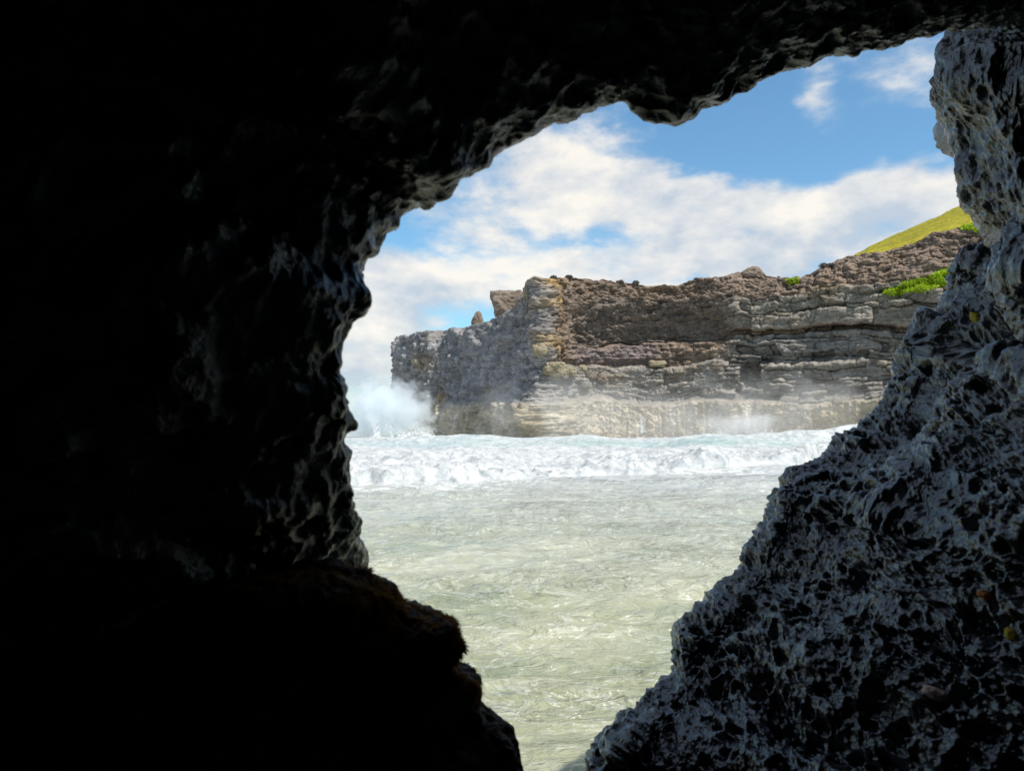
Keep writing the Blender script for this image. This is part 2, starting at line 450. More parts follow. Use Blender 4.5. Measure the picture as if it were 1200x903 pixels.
# right-hand boulder: slope of pitted lava
bc = [(1178, 284, 3.6), (1160, 286, 3.6), (1140, 291, 3.6), (1118, 302, 3.6), (1104, 335, 3.55), (1080, 360, 3.5), (1062, 384, 3.45), (1052, 415, 3.42), (1044, 442, 3.4),
      (1030, 470, 3.36), (1006, 494, 3.3), (976, 516, 3.25), (936, 543, 3.15), (906, 573, 3.1), (890, 605, 3.05), (870, 640, 3.0),
      (842, 672, 2.95), (829, 690, 2.9), (810, 720, 2.85), (787, 755, 2.8), (768, 792, 2.7), (738, 822, 2.62), (708, 852, 2.55),
      (690, 885, 2.5), (672, 930, 2.45), (640, 1000, 2.4), (600, 1090, 2.35)]
def b_rows(Ec):
    px, py, Y = Ec.T
    s = np.linspace(0, 1, len(px))
    pr = py + (py - 288) * 0.0
    def q(dx, dpy, dY):
        return at(px + dx, py + dpy, Y + dY)
    Er = at(px, py, Y)
    far2 = Er + np.array([1.1, 1.6, -2.3]); far1 = Er + np.array([0.40, 0.75, -0.55]); far0 = Er + np.array([0.06, 0.26, -0.05])
    def inn(f, yr, drop):
        pxr = px + (1330 - px) * f
        return at(pxr, py + drop, Y + (yr - Y) * f)
    r = [far2, far1, far0, Er, inn(0.07, 1.7, 8), inn(0.28, 1.42, 26), inn(0.58, 1.50, 60), inn(1.0, 1.60, 110)]
    last = r[-1]
    r.append(last + np.array([0.35, -0.5, -0.1])); r.append(last + np.array([0.9, -1.2, -0.6]))
    return r
def b_t(nv):
    return np.concatenate([np.linspace(0, 2, 30, endpoint=False), np.linspace(2, 7, nv - 60, endpoint=False), np.linspace(7, 9, max(30, nv // 5))])
def b_disp(V_, N_, t):
    d = pits(V_, 0.0)
    # the shaded hollow under the top knob
    hc = at(1135, 378, 2.95); r2 = np.linalg.norm((V_ - hc) / np.array([0.30, 0.55, 0.17]), axis=-1)
    d = d - 0.22 * (1 - sst(0.35, 1.1, r2))
    # deep crack across the foot
    hc = at(1060, 862, 2.25); r3 = np.linalg.norm((V_ - hc) / np.array([0.45, 0.5, 0.05]), axis=-1)
    d = d - 0.10 * (1 - sst(0.3, 1.2, r3))
    n = N_ * (1.0 if np.mean(N_[len(t) // 2, :, 0]) < 0 else -1.0)
    return V_ + n * d[..., None]
Vb, tb = rim_rock(bc, b_rows, 1150, 760, b_t, b_disp, 1)
boulder = grid_obj('lava_boulder', Vb, M['lava'])
tag(boulder, 'wet black pitted lava rock sloping up the right side of the opening', 'rock')

# right-hand pillar: streaked lava column nearer the viewer
pc = [(1150, -160, 3.0), (1135, -60, 3.0), (1118, 5, 3.0), (1106, 40, 3.0), (1094, 85, 3.0), (1096, 118, 3.0), (1106, 150, 2.98), (1116, 185, 2.95), (1126, 222, 2.9), (1142, 255, 2.85),
      (1152, 280, 2.8), (1158, 310, 2.75), (1164, 335, 2.7), (1172, 360, 2.65), (1186, 390, 2.6), (1205, 430, 2.5), (1235, 490, 2.4), (1280, 580, 2.3)]
def p_rows(Ec):
    px, py, Y = Ec.T
    Er = at(px, py, Y)
    far2 = Er + np.array([1.3, 1.5, 0.2]); far1 = Er + np.array([0.45, 0.65, 0.0]); far0 = Er + np.array([0.07, 0.22, 0])
    def inn(dx, yr, f, drop):
        return at(px + dx, py + drop, Y + (yr - Y) * f)
    r = [far2, far1, far0, Er, inn(12, 2.0, 0.15, 4), inn(46, 2.0, 0.36, 8), inn(100, 2.0, 0.46, 10), inn(240, 1.8, 0.55, 0)]
    last = r[-1]
    r.append(last + np.array([0.5, -0.6, 0])); r.append(last + np.array([1.0, -1.4, -0.1]))
    return r
def p_disp(V_, N_, t):
    # stretched downwards: runnels
    Q = V_ * np.array([1, 1, 0.42])
    d = 0.10 * fbm(V_, 2.2, 3, 31) + 0.060 * fbm(Q, 5.0, 4, 35) + 0.026 * fbm(Q, 16, 3, 37, 0.5, True)
    f1, f2, c1 = worley(Q + 0.02 * noise(V_, 6)[..., None], 22, 3)
    d = d - 0.032 * (1 - sst(0.1, 0.5, f1)) * (0.2 + 0.8 * c1) + 0.007 * fbm(V_, 45, 3, 8)
    n = N_ * (1.0 if np.mean(N_[len(t) // 2, :, 0]) < 0 else -1.0)
    return V_ + n * d[..., None]
Vp, _ = rim_rock(pc, p_rows, 620, 420, b_t, p_disp, 1)
pillar = grid_obj('lava_pillar', Vp, M['lava'])
tag(pillar, 'grey streaked lava column hanging at the upper right of the opening', 'rock')

# left-hand rock shelf with seaweed
mc = [(x_, y_, Y_ - 0.28) for x_, y_, Y_ in [(300, 720, 1.75), (340, 700, 1.85), (385, 684, 1.95), (420, 674, 2.0), (438, 676, 2.02), (470, 690, 2.06), (505, 709, 2.1), (532, 729, 2.12), (542, 757, 2.13), (548, 782, 2.14), (566, 800, 2.15),
      (578, 828, 2.16), (596, 850, 2.17), (608, 876, 2.18), (616, 910, 2.2), (628, 960, 2.2), (640, 1050, 2.2)]]
def m_rows(Ec):
    px, py, Y = Ec.T
    Er = at(px, py, Y)
    far2 = Er + np.array([-0.9, 1.0, -1.9]); far1 = Er + np.array([-0.35, 0.55, -0.4]); far0 = Er + np.array([-0.05, 0.18, -0.03])
    def inn(dx, dY, drop):
        return at(px - dx, py + drop, np.maximum(Y - dY, 0.9))
    r = [far2, far1, far0, Er, inn(14, 0.06, 8), inn(70, 0.14, 26), inn(170, 0.20, 50), inn(330, 0.30, 90)]
    last = r[-1]
    r.append(last + np.array([-0.4, -0.25, -0.2])); r.append(last + np.array([-0.9, -0.5, -0.6]))
    return r
def m_disp(V_, N_, t):
    d = 0.05 * fbm(V_, 2.0, 3, 51) + 0.035 * fbm(V_, 7, 4, 55) + 0.014 * fbm(V_, 22, 3, 57)
    f1, f2, c1 = worley(V_, 24, 3)
    d = d - 0.014 * (1 - sst(0.1, 0.5, f1))
    n = N_ * (1.0 if np.mean(N_[len(t) // 2, :, 1]) < 0 else -1.0)
    return V_ + n * d[..., None]
Vm, tm = rim_rock(mc, m_rows, 520, 420, b_t, m_disp, -1)
mrock = grid_obj('mossy_rock', Vm, M['mossrock'])
tag(mrock, 'dark rounded rock shelf fringed with brown seaweed at the lower left', 'rock')

def tufts(name, pts, nrm, ln, wd, mat, parent):
    """short bent blades growing from given points"""
    n = len(pts)
    d = nrm + 0.75 * rng.normal(size=(n, 3)); d /= np.linalg.norm(d, axis=1, keepdims=True)
    side = np.cross(d, rng.normal(size=(n, 3))); side /= np.linalg.norm(side, axis=1, keepdims=True)
    L = (ln * (0.5 + rng.random(n)))[:, None]; w = (wd * (0.6 + 0.8 * rng.random(n)))[:, None]
    sag = np.array([0, 0, -1.0]) * L * 0.35
    p0 = pts - nrm * 0.004; p1 = p0 + d * L * 0.55 + sag * 0.25; p2 = p0 + d * L + sag
    co = np.stack([p0 - side * w, p0 + side * w, p1 - side * w * .8, p1 + side * w * .8, p2 - side * w * .25, p2 + side * w * .25], 1)
    b = np.arange(n)[:, None] * 6
    q = np.concatenate([b + np.array([[0, 1, 3, 2]]), b + np.array([[2, 3, 5, 4]])])
    return link_mesh(name, co, q, mat, parent, True)

Nm = grid_normals(Vm)
if np.mean(Nm[210, :, 1]) > 0: Nm = -Nm
rr, cc = np.meshgrid(np.arange(Vm.shape[0]), np.arange(Vm.shape[1]), indexing='ij')
tcol = np.linspace(0, 1, Vm.shape[1])[None, :] * np.ones((len(tm), 1)); trow = tm[:, None] * np.ones((1, Vm.shape[1]))
w = (1 - sst(4.2, 5.8, trow)) * sst(2.1, 2.7, trow) * sst(0.08, 0.16, tcol) * (1 - sst(0.60, 0.70, tcol)) * (0.25 + sst(-0.2, 0.3, noise(Vm, 9, 3)))
w2 = sst(4.6, 5.2, trow) * (1 - sst(6.2, 6.8, trow)) * sst(0.05, 0.15, tcol) * (1 - sst(0.4, 0.5, tcol)) * 0.25
p = (w + w2).ravel(); p = p / p.sum()
idx = rng.choice(len(p), 38000, p=p)
moss = tufts('seaweed', Vm.reshape(-1, 3)[idx], Nm.reshape(-1, 3)[idx], 0.014, 0.0014, M['moss'], mrock)
tag(moss, kind='stuff')

# small crusts of lichen on the boulder
def crust(name, px, py, w, h, mat, label):
    Vv = Vb.reshape(-1, 3)
    c, s = math.cos(PITCH), math.sin(PITCH)
    yy = Vv[:, 1] * c + (Vv[:, 2] - HCAM) * s; zz = -Vv[:, 1] * s + (Vv[:, 2] - HCAM) * c
    u = CX + F * Vv[:, 0] / np.maximum(yy, .1); v = CY - F * zz / np.maximum(yy, .1)
    near_ = (u - px) ** 2 + (v - py) ** 2 < 14 ** 2
    near_ &= yy > 0.5
    i = np.where(near_)[0]; i0 = i[np.argmin(((u - px) ** 2 + (v - py) ** 2)[i] + 600 * np.maximum(0, yy[i] - yy[i].min()))]
    p0 = Vv[i0]; view = np.array([0, 0, HCAM]) - p0; view /= np.linalg.norm(view)
    NN = grid_normals(Vb).reshape(-1, 3)[i0]
    NN = NN if NN @ view > 0 else -NN
    nrm = NN * 0.4 + view * 0.6; nrm /= np.linalg.norm(nrm)
    a = np.cross(nrm, [0, 0, 1.]); a /= np.linalg.norm(a); b = np.cross(nrm, a)
    sc = np.linalg.norm(p0 - [0, 0, HCAM]) / F
    nr, na = 7, 26
    co = []; quads = []
    for k_ in range(nr):
        for j in range(na):
            th = 2 * math.pi * j / na; rad = k_ / (nr - 1)
            wob = 1 + 0.35 * float(noise(np.array([[math.cos(th) * 1.5, math.sin(th) * 1.5, px * 0.37]]))[0])
            ex = 0.5 * w * sc * rad * wob * math.cos(th); ez = 0.5 * h * sc * rad * wob * math.sin(th)
            q = p0 + a * (ex + 0.5 * ez) - b * ez
            lift = 0.014 + 0.010 * (1 - rad ** 2) + 0.003 * float(noise(q[None] * 120.)[0]) - 0.035 * (rad > 0.9)
            co.append(q + nrm * lift)
    for k_ in range(nr - 1):
        for j in range(na):
            quads.append((k_ * na + j, k_ * na + (j + 1) % na, (k_ + 1) * na + (j + 1) % na, (k_ + 1) * na + j))
    o = link_mesh(name, co, quads, mat)
    return tag(o, label, 'lichen')
crust('lichen_patch', 1098, 812, 26, 13, M['lichen_pink'], 'pinkish white crust near the foot of the pitted lava rock')
crust('lichen_patch', 1154, 697, 15, 9, M['lichen_orange'], 'small orange crust on the pitted lava rock, uppermost of the lower spots')
crust('lichen_patch', 1186, 743, 12, 12, M['lichen_yellow'], 'small yellow crust low on the pitted lava rock at the right edge')
crust('lichen_patch', 1139, 371, 9, 15, M['lichen_yellow'], 'small yellow crust in the hollow beside the streaked lava column')

# ------------------------------------------------------------------ CLIFF
ytop_pts = np.array([(430, 408), (460, 404), (464, 394), (480, 391), (500, 387), (520, 388), (530, 384), (545, 383), (556, 380), (575, 374), (600, 362), (612, 346), (617, 329), (626, 323), (640, 325), (655, 325),
                     (700, 327), (760, 334), (796, 334), (806, 331), (817, 326), (850, 322), (875, 317), (884, 316), (900, 323), (925, 326), (940, 324), (960, 318),
                     (975, 308), (985, 304), (1000, 299), (1015, 297), (1045, 293), (1080, 284), (1100, 273), (1130, 265), (1150, 262), (1230, 240), (1300, 220)])
plan = np.array([(500, 215), (474, 175), (462, 152), (470, 143), (500, 138), (540, 132), (580, 122), (612, 112), (634, 106.5), (643, 105.5), (655, 107), (680, 111), (720, 113), (770, 113),
                 (820, 111), (870, 108), (960, 103), (1060, 97), (1130, 93), (1230, 88), (1300, 86)], float)
pw = np.stack([(plan[:, 0] - CX) / F * plan[:, 1], plan[:, 1], 0 * plan[:, 1]], -1)
NC, NR = 1350, 420
L = spline(pw, 6000)
pxl = CX + F * L[:, 0] / L[:, 1]
# sample evenly in picture width, with a few columns for the hidden side
dens = np.abs(np.gradient(pxl)) + 0.02
cum = np.cumsum(dens); cum = (cum - cum[0]) / (cum[-1] - cum[0])
si = np.interp(np.linspace(0, 1, NC), cum, np.arange(6000))
Lc = np.stack([np.interp(si, np.arange(6000), L[:, k_]) for k_ in range(3)], -1)
pxc = CX + F * Lc[:, 0] / Lc[:, 1]
tg = np.gradient(Lc, axis=0)
kk = np.hanning(41); kk /= kk.sum()
tg = np.stack([np.convolve(np.pad(tg[:, i], 20, 'edge'), kk, 'valid') for i in range(3)], -1)
tg /= np.linalg.norm(tg, axis=1, keepdims=True)
nout = np.stack([tg[:, 1], -tg[:, 0], 0 * tg[:, 0]], -1)      # towards the viewer / the sea
arc = np.concatenate([[0], np.cumsum(np.linalg.norm(np.diff(Lc, axis=0), axis=1))])
yt = np.interp(pxc, ytop_pts[:, 0], ytop_pts[:, 1])
ztop = zpy(yt, Lc[:, 1]); ih = np.argmin(pxc); ztop[:ih] = ztop[ih]
rimP = np.stack([arc, 0 * arc, 0 * arc], -1)
ztop = ztop + 0.45 * fbm(rimP, 0.5, 4, 3.3) + 0.35 * np.maximum(0, noise(rimP, 1.3, 8.8)) - 0.1
tz = np.linspace(0, 1, NR)[:, None]
Z = -1.5 + (ztop[None, :] + 1.5) * tz
Aq = np.broadcast_to(arc[None, :], Z.shape)
PX = np.broadcast_to(pxc[None, :], Z.shape)
P2 = np.stack([Aq, 0 * Aq, Z], -1)
front = sst(636, 650, PX)                     # 1 on the face that looks at the viewer, 0 on the sea face
right = sst(835, 875, PX)
conc = sst(655, 690, PX) * (1 - sst(830, 870, PX))
zw = Z + 0.8 * noise(P2, 0.09, 1.5) + 0.40 * noise(P2, 0.33, 6.5) + 0.15 * noise(P2, 1.1, 6.5)
# broad profile: bench, ledges, undercuts, crumbling top
Dp = 2.8 * (1 - sst(5.0, 6.0, zw)) + 1.3 * (1 - sst(10.2, 10.9, zw))
D2 = Dp - 2.6 * conc * sst(13.2, 14.2, zw - 0.8 * noise(P2, 0.16, 4)) * (1 - 0.8 * sst(14.5, 20.5, zw)) - 1.0 * conc * sst(10.8, 14, zw) * (1 - sst(13.8, 14.0, zw))
D2 = D2 - 1.5 * right * sst(14.1, 14.4, zw) * (1 - sst(14.8, 15.0, zw)) - 0.7 * right * sst(10.9, 11.1, zw) * (1 - sst(11.2, 11.5, zw))
D2 = D2 - 0.85 * np.maximum(0, zw - 19.6) * (0.3 + 0.7 * right) - 1.0 * right * sst(19.3, 19.7, zw)
Ds = 1.5 * (1 - sst(4.5, 7.5, zw)) + 1.2 * (1 - sst(7, 14, zw)) + 2.8 * fbm(P2 * np.array([1, 1, 0.55]) + np.stack([0.35 * Z, 0 * Z, 0 * Z], -1), 0.15, 4, 77, 0.6, True) + 1.2 * fbm(P2 * np.array([1.3, 1, .6]), 0.5, 4, 78)
# block courses
zb = np.array([-2, 1.5, 3.2, 5.5, 6.3, 7.0, 7.9, 8.5, 9.8, 10.7, 11.6, 12.9, 13.4, 14.3, 14.9, 16.9, 17.3, 18.6, 19.5, 20.6, 21.8, 23.1, 24.6, 26.3, 28, 30, 33, 36, 40])
zi = np.clip(np.searchsorted(zb, zw) - 1, 0, len(zb) - 2)
groove = np.minimum(np.abs(zw - zb[zi]), np.abs(zw - zb[zi + 1]))
blk = np.zeros_like(Z); jd = np.full_like(Z, 9.0)
aw = Aq + 0.9 * noise(P2, 0.35, 2.2) + 0.30 * noise(P2, 1.1, 5.2)
for r_ in range(len(zb) - 1):
    hgt = zb[r_ + 1] - zb[r_]
    js = np.cumsum(rng.uniform(0.5, 4.2, 400) * max(1.0, hgt * 0.9)); js = js[js < arc[-1] + 10]; js = np.concatenate([[-5], js])
    val = rng.normal(0, 0.62, len(js) + 2)
    mk = zi == r_
    a_ = aw[mk]; ci = np.clip(np.searchsorted(js, a_) - 1, 0, len(js) - 2)
    blk[mk] = val[ci]; jd[mk] = np.minimum(a_ - js[ci], js[ci + 1] - a_)
round_ = 0.50 * np.exp(-(np.minimum(jd * 1.4, groove * 1.2) / 0.17) ** 2) * (0.4 + 0.9 * np.clip(0.5 + noise(P2, 0.6, 31), 0, 1))
crumb = sst(19, 20.5, zw) * (0.4 + 0.6 * right) + conc * sst(11, 12, zw)
Dblk = (blk - round_) * (0.35 + 0.65 * right) * (1 - 0.75 * np.clip(crumb, 0, 1)) * sst(4.5, 6.0, zw)
Q3 = np.stack([Aq, D2 * 0.0, Z * 1.5], -1)
w1, w2_, wc = worley(Q3 + 0.3 * noise(P2, 1.1)[..., None], 0.62, 3)
v1, v2_, vc = worley(Q3 + 0.3 * noise(P2, 2.0)[..., None], 1.5, 8)
B3 = np.stack([np.broadcast_to(Lc[None, :, 0], Z.shape), np.broadcast_to(Lc[None, :, 1], Z.shape), Z], -1)
Dn = 0.9 * fbm(B3, 0.26, 4, 12) + 0.65 * fbm(B3 * np.array([1, 1, 1.5]), 0.9, 5, 15, 0.6)
Dcr = np.clip(crumb, 0, 1) * (0.6 * (0.5 - w1) * (wc > 0.4) + 0.35 * (0.45 - v1) * (vc > 0.5) + 0.9 * fbm(B3 * np.array([0.7, 0.7, 1.5]), 0.6, 5, 44, 0.6, True))
thin = 0.20 * noise(P2 * np.array([0.16, 1, 2.4]), 0.8, 91) + 0.14 * noise(P2 * np.array([0.2, 1, 2.2]), 1.9, 95)
streak = thin * (0.1 + 0.9 * sst(5.5, 7, zw)) - 0.5 * (1 - sst(4.8, 5.8, zw)) * np.abs(noise(P2 * np.array([1, 1, .12]), 0.9, 3)) + 0
DF = D2 + Dblk + Dn + Dcr + streak
DL = Ds + 0.9 * Dn + 0.7 * (0.5 - w1) - 1.6 * (1 - sst(470, 500, PX))
Dd = DF * front + DL * (1 - front)
# sea cave in the ledge, and the corner column
hx = (PX - 881) / 15.0; hz = (Z - 9.3) / 1.9
Dd = Dd - 4.5 * (1 - sst(0.55, 1.05, np.sqrt(hx ** 2 + hz ** 2) + 0.15 * noise(P2, 0.9)))
hx = (PX - 862) / 12.0; hz = (Z - 7.3) / 1.1
Dd = Dd - 1.6 * (1 - sst(0.5, 1.1, np.sqrt(hx ** 2 + hz ** 2)))
Dd = Dd + 0.9 * np.exp(-((PX - 643 - 6 * noise(P2, 0.3, 3)) / 8.0) ** 2) * sst(11, 14, Z)
# ledge that carries the creeper
Dd = Dd - 0.9 * sst(1010, 1040, PX) * sst(18.4, 18.7, Z)
# overhung tip at the far left
Xs = (1 - sst(470, 560, PX)) * (1 - sst(2.0, 15.0, Z)) * 3.2
Vcl = np.stack([Lc[None, :, 0] + nout[None, :, 0] * Dd + Xs, Lc[None, :, 1] + nout[None, :, 1] * Dd, Z + 0.10 * noise(P2, 1.5, 40)], -1)
Ncl = grid_normals(Vcl)
if np.mean(Ncl[100, :, 1]) > 0: Ncl = -Ncl
corner = np.exp(-((PX - 643) / 16.0) ** 2)
d2 = (0.22 + 0.5 * corner) * (0.45 + 0.55 * sst(4.5, 6, Z)) * fbm(Vcl * np.array([1, 1, 0.8]), 0.55, 4, 61, 0.55, True) + (0.16 + 0.35 * corner) * fbm(Vcl, 1.6, 3, 66) + 0.5 * corner * (0.5 - worley(Vcl * np.array([1, 1, .7]), 0.6)[0])
Vcl = Vcl + Ncl * d2[..., None] * np.array([1, 1, 0.5])
# put the rim where its own depth asks for it
uu_, _ = (CX + F * Vcl[-1][:, 0] / Vcl[-1][:, 1], 0)
zt2 = zpy(np.interp(uu_, ytop_pts[:, 0], ytop_pts[:, 1]), Vcl[-1][:, 1]) + 0.40 * fbm(rimP, 0.5, 4, 3.3) + 0.40 * np.maximum(0, noise(rimP, 1.3, 8.8)) - 0.1
zt2[:ih + 4] = zt2[ih + 4]
Vcl[..., 2] += (zt2 - Vcl[-1][:, 2])[None, :] * sst(0.55, 1.0, tz)
# plateau behind the rim
back = []
for j_, (bd, dz) in enumerate(((0.6, 0.05), (1.6, -0.1), (4, -0.5), (10, -1.5), (26, -5))):
    b_ = Vcl[-1].copy(); b_[:, 0] += 0.25 * bd * (PX[0] < 640) * (PX[0] > 466); b_[:, 1] += bd; b_[:, 2] += dz + 0.2 * noise(b_, 0.8)
    back.append(b_)
Vfull = np.concatenate([Vcl, np.array(back)])
# colours of the rock, plus a shade tint on the sea face
def lerp(a, b, w):
    return a + (b - a) * w[..., None]
brown = np.array([0.235, 0.175, 0.130]); grey = np.array([0.225, 0.208, 0.188]); tan = np.array([0.255, 0.228, 0.190])
col = np.ones(Z.shape + (3,)) * brown
col = lerp(col, np.array([0.185, 0.150, 0.125]), conc * sst(13, 14.5, zw))
col = lerp(col, np.array([0.215, 0.172, 0.165]), conc * sst(10.7, 11.5, zw) * (1 - sst(13, 14, zw)) * (1 - sst(740, 800, PX)))
col = lerp(col, tan, right * sst(14.9, 15.1, zw) * (1 - sst(19.2, 19.6, zw)))
col = lerp(col, grey, (1 - sst(14, 14.4, zw)) * right)
col = lerp(col, np.array([0.255, 0.23, 0.20]), (1 - sst(10.5, 10.9, zw)))
col = lerp(col, np.array([0.235, 0.175, 0.135]), sst(19.6, 21, zw))
col = lerp(col, np.array([0.29, 0.28, 0.285]), 1 - front)  # bluish grey of the shaded sea face put into the colour
och = np.array([0.42, 0.27, 0.10])
oz = np.exp(-((PX - 645) / 9.0) ** 2) * sst(11, 13, Z) + 0.9 * np.exp(-((PX - 650) / 22.0) ** 2) * sst(20.5, 22, Z)
oz = np.clip(oz * (0.45 + 1.4 * noise(P2, 0.45, 5)), 0, 1)
col = lerp(col, och, 0.9 * oz)
oz = np.exp(-((PX - 528) / 14.0) ** 2) * (1 - sst(5.5, 8.5, Z)) + 0.5 * np.exp(-((PX - 500) / 14.0) ** 2) * np.exp(-((Z - 13) / 3.5) ** 2)
col = lerp(col, och, np.clip(oz * (0.7 + 0.8 * noise(P2, 0.35, 9)), 0, 0.8))
bench = 1 - sst(4.4, 5.8, zw)
bz = np.clip(bench * (0.85 + 0.3 * noise(P2 * np.array([1, 1, .2]), 0.6, 3)), 0, 1)
col = lerp(col, np.array([0.47, 0.385, 0.26]), bz)
run = bench * sst(0.12, 0.35, noise(P2 * np.array([1, 1, .10]), 1.4, 13)) * 0.55
col = lerp(col, np.array([0.62, 0.58, 0.50]), run)
colf = np.concatenate([col, np.repeat(col[-1:], 5, 0)])
col4 = np.concatenate([colf, np.ones(colf.shape[:2] + (1,))], -1)
cliff = grid_obj('cliff', Vfull, M['cliff'], attrs={'rockcol': col4})
tag(cliff, 'layered brown and grey sea cliff across the bay with a pale wave-washed foot', 'cliff')

def cliff_project(A):
    c, s = math.cos(PITCH), math.sin(PITCH)
    yy = A[..., 1] * c + (A[..., 2] - HCAM) * s; zz = -A[..., 1] * s + (A[..., 2] - HCAM) * c
    return CX + F * A[..., 0] / yy, CY - F * zz / yy
CU, CVv = cliff_project(Vcl)
def cliff_pt(px, py):
    d = (CU - px) ** 2 + (CVv - py) ** 2 + 0.5 * np.maximum(0, Vcl[..., 1] - 125)
    i = np.unravel_index(np.argmin(d), d.shape)
    return Vcl[i].copy()

TOPU = CX + F * Vcl[-1][:, 0] / Vcl[-1][:, 1]
def rim_pt(px):
    ok = np.arange(NC) > ih + 4
    return Vcl[-1][np.argmin(np.abs(TOPU - px) + 1e6 * ~ok)].copy()
# ------------------------------------------------------------------ loose stones on the cliff
def stone(name, c, size, mat, label, group=None, seed=0, under=0.0, boxy=0.5):
    bm = bmesh.new(); bmesh.ops.create_icosphere(bm, subdivisions=5, radius=1.0)
    co = np.array([v.co[:] for v in bm.verts])
    m_ = np.max(np.abs(co), axis=1, keepdims=True)
    co = co * (1 - boxy) + (co / m_ * 0.85) * boxy
    d = 0.55 * fbm(co, 0.9, 4, seed * 3.1 + 2) + 0.16 * fbm(co, 3.5, 3, seed * 1.7, 0.5, True)
    co = co * (1 + d)[:, None]
    co[:, 0] *= 1 + under * co[:, 2]
    co = co * np.array(size) / 2
    for v, q in zip(bm.verts, co): v.co = q
    for f in bm.faces: f.smooth = True
    me = bpy.data.meshes.new(name); bm.to_mesh(me); bm.free(); me.materials.append(mat)
    o = bpy.data.objects.new(name, me); C.objects.link(o); o.location = c
    return tag(o, label, 'boulder', group)

b = at(594, 356, 118); stone('boulder', tuple(b), (4.2, 3.8, 3.9), M['boulder_brown'], 'large square brown boulder perched on the stepped edge left of the cliff top', None, 1, 0.16, 0.75)
b = at(560, 377, 127); stone('rock_pinnacle', tuple(b), (1.9, 1.8, 3.2), M['boulder_brown'], 'small jagged pinnacle standing on the low far end of the headland', None, 2, -0.35, 0.3)['category'] = 'pinnacle'
G = 'loose stones on the cliff ledges'
for k_, (px, py, w_, h_, mt, lb) in enumerate([
    (633, 408, 1.9, 1.7, 'boulder_pale', 'yellow ochre stone on the cliff corner, highest of the ledge stones'),
    (651, 431, 2.9, 1.9, 'boulder_pale', 'largest ochre stone on the ledge right of the cliff corner'),
    (668, 434, 1.7, 1.3, 'boulder_pale', 'pale stone just right of the largest ochre ledge stone'),
    (683, 431, 1.3, 1.2, 'boulder_pale', 'round pale stone standing up between the ochre stones and the brown scree'),
    (692, 438, 1.5, 1.0, 'boulder_brown', 'brown stone at the foot of the scree right of the ochre stones'),
    (706, 442, 1.6, 1.0, 'boulder_brown', 'flat brown stone rightmost of the row below the overhang'),
    (768, 425, 2.6, 1.1, 'boulder_pale', 'smooth pale pinkish slab on the end of the middle ledge'),
    (840, 428, 1.8, 0.9, 'boulder_brown', 'flat brown stone on the ledge left of the dark sea hole')]):
    c = cliff_pt(px, py); c[1] -= 0.1; c[2] -= 0.2
    stone('boulder', tuple(c), (w_, w_ * 0.9, h_), M[mt], lb, G, 10 + k_, 0.0, 0.45)
c = rim_pt(884); c[2] -= 0.5; stone('boulder', tuple(c), (3.0, 2.4, 1.9), M['boulder_brown'], 'pointed brown rock on the cliff skyline in front of a white cloud', None, 31, -0.4, 0.2)

# ------------------------------------------------------------------ leaves
def leaf_mass(name, pts, size, mat):
    n = len(pts)
    a_ = rng.normal(size=(n, 3)); a_ /= np.linalg.norm(a_, axis=1, keepdims=True)
    b_ = np.cross(a_, rng.normal(size=(n, 3))); b_ /= np.linalg.norm(b_, axis=1, keepdims=True)
    s_ = (size * (0.5 + rng.random(n)))[:, None]
    co = np.stack([pts - a_ * s_, pts - b_ * s_ * .55, pts + a_ * s_, pts + b_ * s_ * .55], 1)
    q = np.arange(n * 4).reshape(-1, 4)
    return link_mesh(name, co, q, mat, None, False)

def poly_mask(U, Vp_, poly):
    ins = np.zeros(U.shape, bool); n = len(poly)
    for i in range(n):
        x1, y1 = poly[i]; x2, y2 = poly[(i + 1) % n]
        cnd = ((y1 > Vp_) != (y2 > Vp_)) & (U < (x2 - x1) * (Vp_ - y1) / (y2 - y1 + 1e-9) + x1)
        ins ^= cnd
    return ins

def creeper(poly, n, thick, size, label):
    mk = poly_mask(CU, CVv, poly)
    pts = Vcl[mk]
    pick = pts[rng.integers(0, len(pts), n)] + rng.normal(0, 0.12, (n, 3))
    lump = np.maximum(0, 0.6 + noise(pick, 0.7, 9))
    pick = pick + np.array([0, -1.0, 0.45]) * (thick * rng.random(n) * lump)[:, None]
    o = leaf_mass('creeping_plant', pick, size, M['leaf'])
    return tag(o, label, 'plant')
creeper([(1033, 345), (1052, 336), (1080, 327), (1112, 316), (1150, 312), (1150, 330), (1112, 334), (1080, 342), (1052, 346)], 15000, 0.8, 0.12, 'bright lime green creeper spread along a ledge high on the cliff')
creeper([(1125, 268), (1138, 258), (1165, 250), (1165, 275), (1140, 272)], 2500, 0.7, 0.15, 'small lime green plant at the cliff top beside the streaked lava column')
creeper([(921, 328), (935, 326), (936, 332), (922, 333)], 700, 0.25, 0.11, 'tiny yellow green tuft on the cliff skyline')
gb = 'dry bushes along the cliff skyline'
